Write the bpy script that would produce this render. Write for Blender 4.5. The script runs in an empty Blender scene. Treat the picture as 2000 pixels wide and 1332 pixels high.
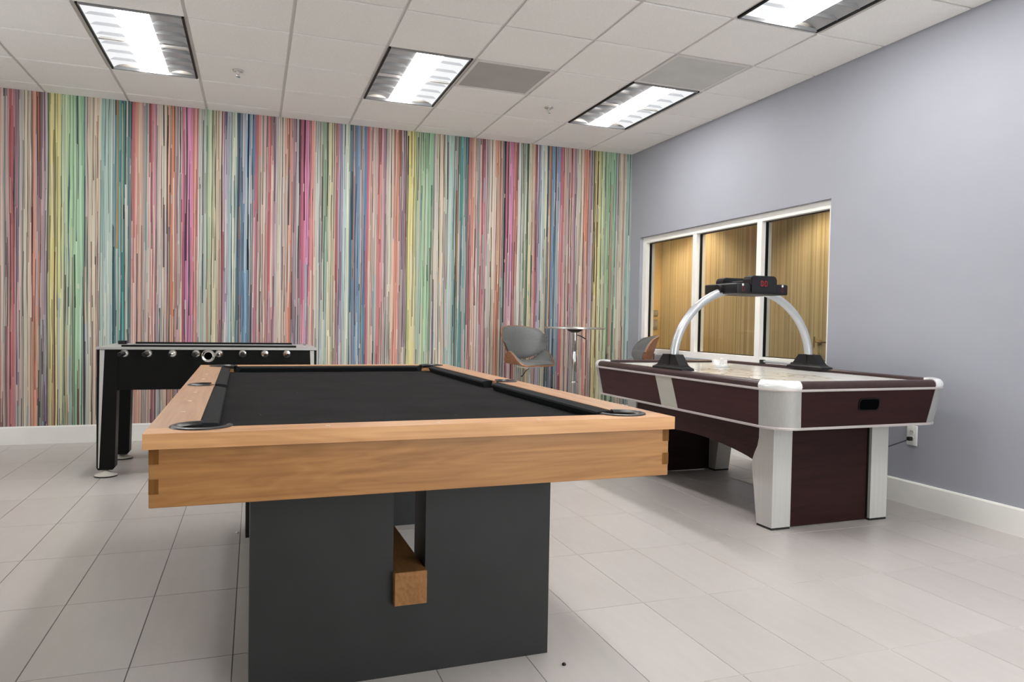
import bpy, bmesh, math, random
from mathutils import Vector, Matrix
random.seed(7)
S = bpy.context.scene
COL = S.collection
PI = math.pi

# ------------------------------------------------------------------ camera
YAW, PITCH, ROLL = 0.3417, -0.0256, 0.0181
CAM = Vector((-3.7911, -6.9324, 1.0716))
fw = Vector((math.sin(YAW)*math.cos(PITCH), math.cos(YAW)*math.cos(PITCH), math.sin(PITCH)))
rt = Vector((math.cos(YAW), -math.sin(YAW), 0))
up = rt.cross(fw)
c_, s_ = math.cos(ROLL), math.sin(ROLL)
r2, u2 = rt*c_+up*s_, up*c_-rt*s_
cd = bpy.data.cameras.new('camera')
cam = bpy.data.objects.new('camera', cd)
COL.objects.link(cam)
cam.matrix_world = Matrix(((r2.x, u2.x, -fw.x, CAM.x), (r2.y, u2.y, -fw.y, CAM.y), (r2.z, u2.z, -fw.z, CAM.z), (0, 0, 0, 1)))
cd.sensor_fit = 'HORIZONTAL'; cd.sensor_width = 36; cd.lens = 36*1420.4/2000
cd.clip_start = .05; cd.clip_end = 60
S.camera = cam

# ------------------------------------------------------------------ world, view
W = bpy.data.worlds.new('world'); S.world = W; W.use_nodes = True
W.node_tree.nodes['Background'].inputs[0].default_value = (.92, .97, 1.0, 1)   # even overcast daylight outside the windows
W.node_tree.nodes['Background'].inputs[1].default_value = 4.4
S.view_settings.view_transform = 'Standard'
S.view_settings.look = 'None'
S.view_settings.gamma = 1
S.view_settings.use_curve_mapping = False
S.view_settings.exposure = 1.33
LENS_E = 14.0      # strength of a ceiling light's centre lens
BAY_E = .34        # strength of a lit side bay

# ------------------------------------------------------------------ materials
def lin(c):
    return tuple((v/12.92 if v <= .04045 else ((v+.055)/1.055)**2.4) for v in (x/255 for x in c))

class NT:
    def __init__(s, nt): s.nt = nt; s.n = nt.nodes; s.l = nt.links
    def put(s, sock, v):
        if isinstance(v, bpy.types.NodeSocket): s.l.new(v, sock)
        elif v is not None:
            if sock.type == 'RGBA' and len(v) == 3: v = (*v, 1)
            sock.default_value = v
    def math(s, op, a, b=None, c=None):
        n = s.n.new('ShaderNodeMath'); n.operation = op
        for i, v in enumerate((a, b, c)): s.put(n.inputs[i], v)
        return n.outputs[0]
    def comb(s, x, y, z=0.0):
        n = s.n.new('ShaderNodeCombineXYZ')
        for i, v in enumerate((x, y, z)): s.put(n.inputs[i], v)
        return n.outputs[0]
    def sep(s, v):
        n = s.n.new('ShaderNodeSeparateXYZ'); s.put(n.inputs[0], v); return n.outputs
    def obj(s):
        return s.n.new('ShaderNodeTexCoord').outputs['Object']
    def noise(s, v, scale=1.0, detail=2.0, rough=.5, dist=0.0):
        n = s.n.new('ShaderNodeTexNoise'); s.put(n.inputs['Vector'], v)
        n.inputs['Scale'].default_value = scale; n.inputs['Detail'].default_value = detail
        n.inputs['Roughness'].default_value = rough; n.inputs['Distortion'].default_value = dist
        return n.outputs['Fac']
    def white(s, v):
        n = s.n.new('ShaderNodeTexWhiteNoise'); n.noise_dimensions = '2D'; s.put(n.inputs['Vector'], v)
        return n.outputs['Value']
    def ramp(s, f, stops, mode='LINEAR'):
        n = s.n.new('ShaderNodeValToRGB'); s.put(n.inputs[0], f); cr = n.color_ramp
        cr.interpolation = mode
        stops = sorted(stops, key=lambda k: k[0])
        cr.elements[0].position = stops[0][0]; cr.elements[0].color = (*stops[0][1], 1)
        cr.elements[1].position = stops[1][0]; cr.elements[1].color = (*stops[1][1], 1)
        for p, c in stops[2:]:
            e = cr.elements.new(p); e.color = (*c, 1)
        return n.outputs[0]
    def mix(s, f, a, b, mode='MIX'):
        n = s.n.new('ShaderNodeMix'); n.data_type = 'RGBA'; n.blend_type = mode
        s.put(n.inputs[0], f); s.put(n.inputs[6], a); s.put(n.inputs[7], b)
        return n.outputs[2]
    def scalev(s, v, sc):
        n = s.n.new('ShaderNodeMapping'); s.put(n.inputs[0], v); n.inputs['Scale'].default_value = sc
        return n.outputs[0]
    def bump(s, h, strength=.2, dist=.002):
        n = s.n.new('ShaderNodeBump'); s.put(n.inputs['Height'], h)
        n.inputs['Strength'].default_value = strength; n.inputs['Distance'].default_value = dist
        return n.outputs[0]

def newmat(name):
    m = bpy.data.materials.new(name); m.use_nodes = True
    k = NT(m.node_tree); b = m.node_tree.nodes['Principled BSDF']
    return m, k, b

def plain(name, col, rough=.5, metal=0.0, var=.06, vscale=(6, 6, 6), spec=.5, coat=0.0, bump=0.0):
    m, k, b = newmat(name)
    n = k.noise(k.scalev(k.obj(), vscale), 1.0, 4)
    c0 = tuple(max(0, v*(1-var)) for v in col); c1 = tuple(min(1, v*(1+var)) for v in col)
    k.put(b.inputs['Base Color'], k.ramp(n, [(.3, c0), (.7, c1)]))
    b.inputs['Roughness'].default_value = rough; b.inputs['Metallic'].default_value = metal
    b.inputs['Specular IOR Level'].default_value = spec
    b.inputs['Coat Weight'].default_value = coat; b.inputs['Coat Roughness'].default_value = .15
    if bump:
        k.put(b.inputs['Normal'], k.bump(n, bump, .001))
    return m

def emis(name, col, st, base=(.8, .8, .8)):
    m, k, b = newmat(name)
    b.inputs['Base Color'].default_value = (*base, 1)
    b.inputs['Emission Color'].default_value = (*col, 1)
    b.inputs['Emission Strength'].default_value = st
    return m

def wood(name, dark, light, axis='x', rough=.42, fine=90, coat=.15, ring=1.0, spec=.5):
    m, k, b = newmat(name)
    o = k.obj()
    sc = {'x': (1.1, 9, 9), 'y': (9, 1.1, 9), 'z': (9, 9, 1.1)}[axis]
    sf = {'x': (3, fine, fine), 'y': (fine, 3, fine), 'z': (fine, fine, 3)}[axis]
    big = k.noise(k.scalev(o, sc), 1.0, 3, .55, .9)
    band = k.math('FRACT', k.math('MULTIPLY', big, 9.0*ring))
    band = k.math('ABSOLUTE', k.math('SUBTRACT', band, .5))
    fin = k.noise(k.scalev(o, sf), 1.0, 2)
    f = k.math('ADD', k.math('MULTIPLY', band, .32), k.math('ADD', k.math('MULTIPLY', fin, .62), k.math('MULTIPLY', big, .38)))
    k.put(b.inputs['Base Color'], k.ramp(f, [(.3, dark), (.78, light)]))
    b.inputs['Roughness'].default_value = rough; b.inputs['Specular IOR Level'].default_value = spec
    b.inputs['Coat Weight'].default_value = coat; b.inputs['Coat Roughness'].default_value = .25
    return m

def brushed(name, col, rough=.35, axis='z', metal=.85):
    m, k, b = newmat(name)
    sc = {'x': (2, 160, 160), 'y': (160, 2, 160), 'z': (160, 160, 2)}[axis]
    n = k.noise(k.scalev(k.obj(), sc), 1.0, 2)
    k.put(b.inputs['Base Color'], k.ramp(n, [(.3, tuple(v*.92 for v in col)), (.7, col)]))
    b.inputs['Roughness'].default_value = rough; b.inputs['Metallic'].default_value = metal
    return m

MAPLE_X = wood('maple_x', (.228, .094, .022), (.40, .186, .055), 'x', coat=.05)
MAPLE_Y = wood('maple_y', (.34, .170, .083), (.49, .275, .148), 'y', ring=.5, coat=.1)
MAPLE_SHEEN = wood('maple_sheen_top', (.45, .205, .075), (.66, .355, .160), 'x', ring=.6, coat=.1)  # same maple made paler in place of sheen on the rail tops
MAPLE_END = wood('maple_end_grain', (.11, .042, .007), (.19, .080, .018), 'z', coat=0, spec=.15, rough=.6)
MAPLE_B = wood('maple_beam', (.23, .098, .030), (.37, .175, .062), 'y', coat=0, spec=.3)
WALNUT = wood('walnut_ply', (.17, .06, .02), (.36, .15, .06), 'x', ring=.8)
CHERRY = wood('dark_cherry', (.024, .0064, .0070), (.044, .0135, .0140), 'y', rough=.5, fine=60, coat=0, spec=.22)
CHERRY_X = wood('dark_cherry_x', (.015, .0040, .0044), (.030, .0085, .0090), 'x', rough=.5, fine=60, coat=0, spec=.18)
CHERRY_RAIL = plain('cherry_rail', (.038, .017, .018), .35, var=.2, vscale=(30, 6, 30))
ALU = brushed('brushed_aluminium', (.62, .61, .59), .45, 'z', .35)
ALU_C = brushed('brushed_corner', (.44, .435, .43), .4, 'z', .45)
ALU_BAND = plain('champagne_panel', (.46, .445, .40), .45, metal=.25)
SILVER = plain('silver_paint', (.50, .515, .54), .3, metal=.45)
TRIM = plain('trim_satin', (.52, .47, .46), .35, metal=.3)
CAPM = plain('bright_cap', (.86, .86, .87), .22, metal=.25, var=.02)
CHROME = plain('chrome', (.78, .78, .78), .09, metal=1.0, var=.03)
BLACK = plain('black_laminate', (.003, .003, .003), .45, var=.2, spec=.18)
BLACKP = plain('black_plastic', (.007, .007, .008), .4, var=.2, spec=.35)
RUBBER = plain('black_rubber', (.012, .012, .013), .36, var=.2, spec=.4)
VOID = plain('dark_void', (.002, .002, .002), .9, var=0, spec=0)
WHITE = plain('white_paint', (.88, .87, .84), .45, var=.02)
WHITEP = plain('white_plastic', (.8, .79, .77), .35, var=.02)
LEVEL = plain('beige_leveller', (.56, .53, .47), .4, var=.03)
CHAR = plain('charcoal_laminate', (.0130, .0130, .0138), .55, var=.25, vscale=(5, 5, 5))
GREYUP = plain('grey_vinyl', (.135, .140, .140), .5, var=.06, vscale=(40, 40, 40), bump=.05)

BAYGREY = plain('bay_grey', (.34, .34, .35), .35, metal=.3, var=.05)
RIBG = plain('rib_grey', (.27, .27, .28), .4, metal=.2)
LITBAY = emis('lit_bay', (.97, .98, 1), BAY_E, (.10, .10, .10))
LITRIB = emis('lit_rib', (.93, .95, 1), .20, (.1, .1, .1))
LENS = emis('lens_light', (1, .985, .96), LENS_E)
RED = emis('red_digit', (1, .01, .03), .16, (.02, .002, .002))
REDDIM = emis('red_digit_dim', (1, .01, .03), .05, (.02, .002, .002))

def felt():
    m, k, b = newmat('black_felt')
    o = k.obj()
    n = k.noise(o, 260, 3)
    big = k.noise(o, 5, 3)
    c = k.ramp(k.math('ADD', k.math('MULTIPLY', n, .6), k.math('MULTIPLY', big, .4)), [(.35, (.0060, .0057, .0062)), (.65, (.0175, .0168, .018))])
    v = k.n.new('ShaderNodeTexVoronoi'); k.put(v.inputs['Vector'], o); v.inputs['Scale'].default_value = 26
    sel = k.math('LESS_THAN', v.outputs['Distance'], .045)
    rnd = k.sep(v.outputs['Color'])[0]
    sel = k.math('MULTIPLY', sel, k.math('GREATER_THAN', rnd, .9))
    c = k.mix(sel, c, (.35, .35, .35))
    k.put(b.inputs['Base Color'], c)
    b.inputs['Roughness'].default_value = .95; b.inputs['Specular IOR Level'].default_value = .1
    k.put(b.inputs['Normal'], k.bump(n, .3, .001))
    return m
FELT = felt()
CUSH = plain('cushion_cloth', (.017, .018, .0195), .9, var=.15, vscale=(90, 90, 90), spec=.15)

def floor_tile_mat():
    m, k, b = newmat('floor_tile')
    o = k.n.new('ShaderNodeNewGeometry').outputs['Position']
    oi = k.n.new('ShaderNodeObjectInfo').outputs['Random']
    n = k.noise(k.scalev(o, (26, 5, 5)), 1.0, 4)
    big = k.noise(o, 1.6, 3)
    f = k.math('ADD', k.math('MULTIPLY', n, .45), k.math('ADD', k.math('MULTIPLY', big, .3), k.math('MULTIPLY', oi, .25)))
    k.put(b.inputs['Base Color'], k.ramp(f, [(.2, (.455, .418, .398)), (.8, (.54, .50, .482))]))
    b.inputs['Roughness'].default_value = .31
    b.inputs['Specular IOR Level'].default_value = .5
    return m
TILE = floor_tile_mat()
def grout_mat():
    m, k, b = newmat('grout')
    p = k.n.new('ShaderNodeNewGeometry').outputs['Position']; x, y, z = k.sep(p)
    # joint colour runs unevenly from dark at the left to pale at the right
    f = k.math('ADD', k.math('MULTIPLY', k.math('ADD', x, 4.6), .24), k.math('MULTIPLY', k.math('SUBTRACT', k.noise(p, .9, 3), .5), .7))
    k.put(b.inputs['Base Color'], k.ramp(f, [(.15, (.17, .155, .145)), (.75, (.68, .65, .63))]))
    b.inputs['Roughness'].default_value = .8
    return m
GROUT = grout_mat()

def ceil_mat():
    m, k, b = newmat('ceiling_tile')
    o = k.obj()
    n = k.noise(o, 120, 4)
    k.put(b.inputs['Base Color'], k.ramp(n, [(.3, (.86, .84, .82)), (.7, (.93, .91, .89))]))
    b.inputs['Roughness'].default_value = .9; b.inputs['Specular IOR Level'].default_value = .1
    k.put(b.inputs['Normal'], k.bump(n, .25, .002))
    return m
CEIL = ceil_mat()
TBAR = plain('t_bar', (.72, .70, .68), .55, var=.03)
LAV = plain('lavender_paint', (.352, .362, .408), .6, var=.015, vscale=(2, 2, 2), spec=.25)
OFFW = plain('offwhite_wall', (.82, .80, .77), .7, var=.02, spec=.2)

def wallpaper():
    m, k, b = newmat('striped_wallpaper')
    x, y, z = k.sep(k.obj())
    ILL = 1.16
    def C(r, g, bb): return tuple(min(.95, v/ILL) for v in lin((r, g, bb)))
    A = [(0, 40, 48, 54), (25, 222, 208, 122), (55, 104, 74, 42), (75, 228, 214, 132), (115, 120, 150, 122), (135, 176, 190, 168),
         (165, 150, 172, 150), (190, 154, 192, 146), (236, 60, 92, 74), (248, 168, 204, 168), (290, 142, 184, 148), (318, 66, 104, 98),
         (332, 176, 168, 186), (345, 206, 190, 168), (396, 74, 62, 56), (406, 212, 196, 172), (436, 176, 136, 112), (452, 206, 190, 164),
         (470, 140, 180, 176), (505, 176, 196, 190), (540, 158, 186, 172), (566, 196, 206, 200), (580, 42, 56, 68), (604, 76, 48, 30),
         (616, 180, 120, 56), (648, 66, 128, 128), (672, 98, 168, 164), (684, 28, 34, 44), (702, 176, 164, 160), (718, 74, 140, 140),
         (744, 42, 88, 104), (760, 176, 92, 94), (792, 202, 132, 112), (824, 206, 182, 156), (846, 194, 128, 112), (868, 168, 160, 156),
         (892, 112, 142, 146), (906, 204, 170, 156), (922, 178, 78, 86), (950, 196, 128, 138), (985, 150, 116, 128), (1000, 190, 176, 170),
         (1030, 204, 196, 180), (1058, 84, 74, 70), (1066, 212, 196, 180), (1092, 126, 62, 60), (1106, 206, 152, 134), (1130, 206, 118, 66),
         (1160, 104, 66, 44), (1172, 176, 148, 150), (1194, 118, 92, 104), (1204, 196, 188, 182)]
    Bm = [(0, 40, 60, 60), (20, 184, 80, 112), (46, 88, 34, 66), (62, 204, 122, 172), (98, 188, 96, 98), (118, 210, 146, 116),
          (134, 184, 92, 92), (150, 196, 198, 188), (186, 58, 78, 98), (200, 184, 188, 178), (212, 142, 164, 138), (238, 106, 148, 118),
          (258, 72, 96, 76), (268, 210, 200, 160), (296, 188, 180, 152), (316, 96, 84, 66), (324, 216, 202, 176), (338, 166, 84, 80),
          (368, 164, 150, 180), (398, 178, 200, 204), (430, 196, 206, 190), (452, 204, 208, 172), (470, 48, 70, 86), (494, 196, 122, 52),
          (514, 134, 92, 50), (524, 92, 124, 166), (548, 154, 184, 206), (560, 24, 28, 42), (576, 176, 164, 166), (600, 74, 132, 174),
          (618, 122, 118, 152), (628, 184, 84, 98), (652, 204, 134, 116), (676, 206, 178, 160), (694, 126, 146, 156), (706, 192, 166, 160),
          (734, 182, 82, 88), (762, 202, 150, 148), (784, 158, 122, 140), (806, 188, 178, 170), (832, 210, 200, 180), (858, 84, 70, 70),
          (866, 214, 196, 178), (890, 150, 66, 66), (902, 212, 150, 130), (920, 208, 112, 70), (946, 120, 72, 56), (956, 186, 156, 160),
          (980, 112, 88, 112), (990, 192, 186, 184)]
    A = [(p/1215, C(*c)) for p, *c in A]; Bm = [(p/1005, C(*c)) for p, *c in Bm]
    wob = k.noise(k.comb(k.math('MULTIPLY', x, 34.0), k.math('MULTIPLY', z, 1.1)), 1.0, 2)
    xj = k.math('ADD', x, k.math('MULTIPLY', k.math('SUBTRACT', wob, .5), .022))
    t = k.math('DIVIDE', k.math('ADD', xj, 5.395), .9885)
    n = k.math('FLOOR', t); fr = k.math('SUBTRACT', t, n)
    def lookup(L):
        lo = [s for s in L if s[0] < .5]; hi = [s for s in L if s[0] >= .5]
        hi = [(.5, lo[-1][1])]+hi
        lo = lo[:31]; hi = hi[:31]
        return k.mix(k.math('GREATER_THAN', fr, .5), k.ramp(fr, lo, 'CONSTANT'), k.ramp(fr, hi, 'CONSTANT'))
    isA = k.math('ADD', k.math('COMPARE', n, 0.0, .1), k.math('ADD', k.math('COMPARE', n, 3.0, .1), k.math('COMPARE', n, 5.0, .1)))
    base = k.mix(isA, lookup(Bm), lookup(A))
    # soft colour zone behind the bands, so that the narrow drips keep the family of colours around them
    ZA = [(0, 150, 150, 130), (.03, 222, 210, 128), (.10, 200, 206, 150), (.16, 158, 192, 152), (.26, 150, 190, 158), (.30, 196, 194, 176), (.37, 206, 182, 156),
          (.41, 164, 194, 188), (.47, 168, 194, 186), (.50, 74, 128, 132), (.60, 74, 150, 146), (.635, 186, 104, 102), (.69, 200, 156, 140), (.73, 176, 164, 160),
          (.765, 180, 92, 98), (.81, 184, 146, 152), (.87, 206, 188, 168), (.92, 206, 140, 112), (.95, 204, 122, 80), (1, 170, 144, 150)]
    ZB = [(0, 150, 110, 120), (.03, 188, 92, 124), (.08, 204, 118, 160), (.13, 198, 124, 112), (.16, 192, 192, 184), (.23, 158, 172, 146), (.29, 206, 198, 162),
          (.34, 176, 98, 94), (.375, 174, 166, 190), (.45, 194, 204, 188), (.475, 66, 96, 118), (.53, 108, 152, 186), (.60, 104, 140, 168), (.635, 184, 96, 106),
          (.69, 190, 166, 158), (.745, 184, 92, 98), (.79, 180, 150, 156), (.85, 206, 192, 172), (.91, 206, 126, 96), (.96, 176, 146, 156), (1, 164, 140, 152)]
    zone = k.mix(isA, k.ramp(fr, [(p, C(*c)) for p, *c in ZB]), k.ramp(fr, [(p, C(*c)) for p, *c in ZA]))
    def layer(col, freq, seed, zf, prob, over, amt):
        irr = k.noise(k.comb(k.math('MULTIPLY', x, freq*.22), seed), 1.0, 1)
        xi = k.math('ADD', k.math('MULTIPLY', xj, freq), k.math('MULTIPLY', irr, 3.0))
        i = k.math('FLOOR', k.math('ADD', xi, seed*7.0))
        off = k.white(k.comb(i, seed))
        sg = k.math('FLOOR', k.math('ADD', k.math('MULTIPLY', z, zf), k.math('MULTIPLY', off, 5.0)))
        h = k.white(k.comb(k.math('ADD', i, .37), k.math('ADD', sg, seed+3.3)))
        h2 = k.white(k.comb(k.math('ADD', i, 11.7), k.math('ADD', sg, seed+9.1)))
        return k.mix(k.math('MULTIPLY', k.math('LESS_THAN', h, prob), amt), col, over(h2))
    low = k.math('SUBTRACT', 1.0, k.math('DIVIDE', z, 2.6))      # the print grows busier towards its lower part
    low = k.math('MINIMUM', k.math('MAXIMUM', low, 0.0), 1.0)
    def shades(h):      # darker and lighter tones of the zone
        return k.mix(1.0, zone, k.ramp(h, [(0, (.42, .44, .46)), (.16, (.72, .72, .72)), (.34, (1.02, 1.02, 1.02)), (.55, (1.25, 1.24, 1.2)), (.8, (1.42, 1.40, 1.34))], 'CONSTANT'), 'MULTIPLY')
    pal1 = [(0, C(208, 200, 184)), (.10, C(196, 128, 134)), (.18, C(184, 196, 192)), (.34, C(150, 140, 158)), (.46, C(220, 212, 190)),
            (.56, C(126, 178, 172)), (.68, C(196, 100, 84)), (.75, C(170, 174, 200)), (.85, C(220, 178, 140)), (.91, C(136, 172, 194))]
    pal2 = [(0, C(28, 34, 44)), (.24, C(60, 44, 38)), (.38, C(40, 76, 86)), (.52, C(110, 38, 50)), (.64, C(70, 50, 86)), (.76, C(48, 70, 54)), (.9, C(80, 66, 62))]
    pal3 = [(0, C(228, 216, 198)), (.3, C(216, 212, 206)), (.55, C(228, 200, 184)), (.75, C(206, 216, 208)), (.9, C(228, 218, 176))]
    col = layer(base, 112, 1.0, .5, k.math('ADD', .32, k.math('MULTIPLY', low, .30)), shades, .85)
    col = layer(col, 104, 5.0, .5, k.math('MULTIPLY', low, .42), lambda h: k.ramp(h, pal1, 'CONSTANT'), .75)
    col = layer(col, 170, 2.0, .8, k.math('ADD', .10, k.math('MULTIPLY', low, .10)), lambda h: k.ramp(h, pal3, 'CONSTANT'), .75)
    col = layer(col, 200, 3.0, .7, k.math('ADD', .14, k.math('MULTIPLY', low, .06)), lambda h: k.ramp(h, pal2, 'CONSTANT'), .88)
    col = layer(col, 240, 4.0, .6, .16, shades, .7)
    st = k.noise(k.comb(k.math('MULTIPLY', x, 150.0), k.math('MULTIPLY', z, 1.6)), 1.0, 3)
    col = k.mix(1.0, col, k.ramp(st, [(.25, (.72, .72, .72)), (.75, (1.22, 1.22, 1.22))]), 'MULTIPLY')
    hs = k.n.new('ShaderNodeHueSaturation'); hs.inputs['Saturation'].default_value = .84; k.put(hs.inputs['Color'], col)
    k.put(b.inputs['Base Color'], hs.outputs[0])
    b.inputs['Roughness'].default_value = .6; b.inputs['Specular IOR Level'].default_value = .2
    return m
WALLP = wallpaper()

def reed_mat():
    m, k, b = newmat('reeded_tan_covering')
    x, y, z = k.sep(k.n.new('ShaderNodeNewGeometry').outputs['Position'])
    u = k.math('ADD', y, k.math('MULTIPLY', x, .7))
    h = k.white(k.comb(k.math('FLOOR', k.math('MULTIPLY', u, 95.0)), 2.0))
    w = k.noise(k.comb(k.math('MULTIPLY', u, 14.0), k.math('MULTIPLY', z, .5)), 1.0, 3)
    f = k.math('ADD', k.math('MULTIPLY', h, .5), k.math('MULTIPLY', w, .5))
    k.put(b.inputs['Base Color'], k.ramp(f, [(.2, (.27, .22, .13)), (.5, (.39, .325, .205)), (.8, (.50, .42, .28))]))
    b.inputs['Roughness'].default_value = .5
    return m
REED = reed_mat()
TANW = plain('tan_wall', (.55, .40, .18), .6, var=.03)

def glass_mat():
    m = bpy.data.materials.new('window_glass'); m.use_nodes = True
    k = NT(m.node_tree); k.n.clear()
    o = k.n.new('ShaderNodeOutputMaterial')
    t = k.n.new('ShaderNodeBsdfTransparent'); t.inputs[0].default_value = (.93, .94, .92, 1)
    g = k.n.new('ShaderNodeBsdfGlossy'); g.inputs['Roughness'].default_value = .02
    lw_ = k.n.new('ShaderNodeLayerWeight')
    fr = k.math('ADD', .035, k.math('MULTIPLY', k.math('POWER', lw_.outputs['Facing'], 5.0), .9))    # Schlick reflectance of one face
    mx = k.n.new('ShaderNodeMixShader')
    k.l.new(fr, mx.inputs[0]); k.l.new(t.outputs[0], mx.inputs[1]); k.l.new(g.outputs[0], mx.inputs[2])
    k.l.new(mx.outputs[0], o.inputs[0])
    return m
GLASS = glass_mat()

def field_mat():
    m, k, b = newmat('playfield_print')
    o = k.obj(); x, y, z = k.sep(o)
    warp = k.noise(k.scalev(o, (3.2, 1.6, 1)), 1.0, 2, .5, .6)
    ln = k.math('FRACT', k.math('MULTIPLY', warp, 11.0))
    ln = k.math('LESS_THAN', k.math('ABSOLUTE', k.math('SUBTRACT', ln, .5)), .075)
    d = k.math('ADD', k.math('POWER', k.math('DIVIDE', k.math('ADD', x, .12), .36), 2.0), k.math('POWER', k.math('DIVIDE', k.math('ADD', y, .30), .58), 2.0))
    inside = k.math('LESS_THAN', k.math('ADD', d, k.math('MULTIPLY', warp, .6)), 1.15)
    sel = k.math('MULTIPLY', ln, inside)
    c = k.mix(k.math('MULTIPLY', inside, k.math('MULTIPLY', k.noise(o, 3.0, 2), .6)), (.76, .755, .72), (.72, .63, .48))
    c = k.mix(k.math('MULTIPLY', sel, .75), c, (.26, .14, .06))
    # pale blue-grey lettering-like bars of the print beside the left rail
    bx = k.math('MULTIPLY', k.math('LESS_THAN', x, -.43), k.math('MULTIPLY', k.math('LESS_THAN', y, -.22), k.math('GREATER_THAN', y, -.62)))
    bars = k.math('GREATER_THAN', k.white(k.comb(k.math('FLOOR', k.math('MULTIPLY', y, 26.0)), 4.0)), .35)
    c = k.mix(k.math('MULTIPLY', bx, bars), c, (.50, .54, .60))
    line = k.math('ADD', k.math('LESS_THAN', k.math('ABSOLUTE', k.math('SUBTRACT', x, .17)), .004), k.math('LESS_THAN', k.math('ABSOLUTE', k.math('SUBTRACT', x, .33)), .003))
    c = k.mix(k.math('MULTIPLY', line, .6), c, (.30, .30, .30))
    k.put(b.inputs['Base Color'], c); b.inputs['Roughness'].default_value = .2
    return m
FIELD = field_mat()

# ------------------------------------------------------------------ mesh helpers
def obj(name, bm, mat, parent=None, smooth=False, loc=None, angle=None):
    me = bpy.data.meshes.new(name)
    bmesh.ops.recalc_face_normals(bm, faces=bm.faces[:])
    if smooth:
        for f in bm.faces: f.smooth = True
        lim = math.radians(angle or 38)
        for e in bm.edges:
            if len(e.link_faces) == 2 and e.calc_face_angle(0) > lim: e.smooth = False
    bm.to_mesh(me); bm.free()
    me.materials.append(mat)
    o = bpy.data.objects.new(name, me); COL.objects.link(o)
    if parent: o.parent = parent
    if loc: o.location = loc
    return o
def inst(name, src, parent=None, loc=(0, 0, 0), rz=0):
    o = bpy.data.objects.new(name, src.data); COL.objects.link(o)
    o.parent = parent; o.location = loc; o.rotation_euler = (0, 0, rz)
    return o
def thing(name, label, cat, loc=(0, 0, 0), rz=0, group=None):
    o = bpy.data.objects.new(name, None); COL.objects.link(o)
    o.empty_display_size = .1; o.location = loc; o.rotation_euler = (0, 0, rz)
    return tag(o, label, cat, group)
def tag(o, label, cat, group=None):
    o['label'] = label; o['category'] = cat
    if group: o['group'] = group
    return o
def struct(o): o['kind'] = 'structure'; return o
def box(bm, x0, x1, y0, y1, z0, z1, bev=0.0, seg=2):
    vs = [bm.verts.new((x, y, z)) for x in (x0, x1) for y in (y0, y1) for z in (z0, z1)]
    fs = [(0, 1, 3, 2), (4, 6, 7, 5), (0, 4, 5, 1), (2, 3, 7, 6), (0, 2, 6, 4), (1, 5, 7, 3)]
    faces = [bm.faces.new([vs[i] for i in f]) for f in fs]
    if bev:
        es = list({e for f in faces for e in f.edges})
        bmesh.ops.bevel(bm, geom=es, offset=bev, segments=seg, affect='EDGES', profile=.5)
    return bm
def bx(*a, **k): return box(bmesh.new(), *a, **k)
def prism(pts, z0, z1, bm=None, fn=None, bev=0.0):
    """polygon pts (a,b) extruded between z0,z1; fn maps (a,b,h)->xyz"""
    bm = bm or bmesh.new(); fn = fn or (lambda a, b, h: (a, b, h))
    lo = [bm.verts.new(fn(a, b, z0)) for a, b in pts]; hi = [bm.verts.new(fn(a, b, z1)) for a, b in pts]
    n = len(pts)
    bm.faces.new(lo[::-1]); bm.faces.new(hi)
    for i in range(n): bm.faces.new((lo[i], lo[(i+1) % n], hi[(i+1) % n], hi[i]))
    if bev:
        es = [e for e in bm.edges if abs(e.calc_face_angle(0)) > .5]
        bmesh.ops.bevel(bm, geom=es, offset=bev, segments=2, affect='EDGES', profile=.5)
    return bm
def lathe(prof, n=32, bm=None, c=(0, 0), a0=0.0, a1=2*PI, closed=False):
    """prof [(r,z)] spun round z"""
    bm = bm or bmesh.new(); full = abs(a1-a0-2*PI) < 1e-6
    m = n if full else n+1
    rows = []
    for r, z in prof:
        if r < 1e-6 and full: rows.append([bm.verts.new((c[0], c[1], z))]*m)
        else: rows.append([bm.verts.new((c[0]+r*math.cos(a0+(a1-a0)*i/n), c[1]+r*math.sin(a0+(a1-a0)*i/n), z)) for i in range(m)])
    rr = list(range(len(rows)-1))+([len(rows)-1] if closed else [])
    for j in rr:
        A, B = rows[j], rows[(j+1) % len(rows)]
        for i in range(n):
            i2 = (i+1) % m
            q = []
            for v in (A[i], A[i2], B[i2], B[i]):
                if v not in q: q.append(v)
            if len(q) > 2: bm.faces.new(q)
    if closed and not full:
        bm.faces.new([r[0] for r in rows]); bm.faces.new([r[-1] for r in rows][::-1])
    return bm
def tube(path, rad, n=14, bm=None, cap=True):
    bm = bm or bmesh.new(); P = [Vector(p) for p in path]
    rads = rad if isinstance(rad, (list, tuple)) else [rad]*len(P)
    rings = []; ref = None
    for i, p in enumerate(P):
        d = (P[min(i+1, len(P)-1)]-P[max(i-1, 0)]).normalized()
        if ref is None: ref = Vector((0, 0, 1)) if abs(d.z) < .9 else Vector((1, 0, 0))
        a = d.cross(ref).normalized(); b = a.cross(d).normalized(); ref = b
        rings.append([bm.verts.new(p+(a*math.cos(2*PI*k/n)+b*math.sin(2*PI*k/n))*rads[i]) for k in range(n)])
    for A, B in zip(rings, rings[1:]):
        for k in range(n): bm.faces.new((A[k], A[(k+1) % n], B[(k+1) % n], B[k]))
    if cap: bm.faces.new(rings[0][::-1]); bm.faces.new(rings[-1])
    return bm
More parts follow.
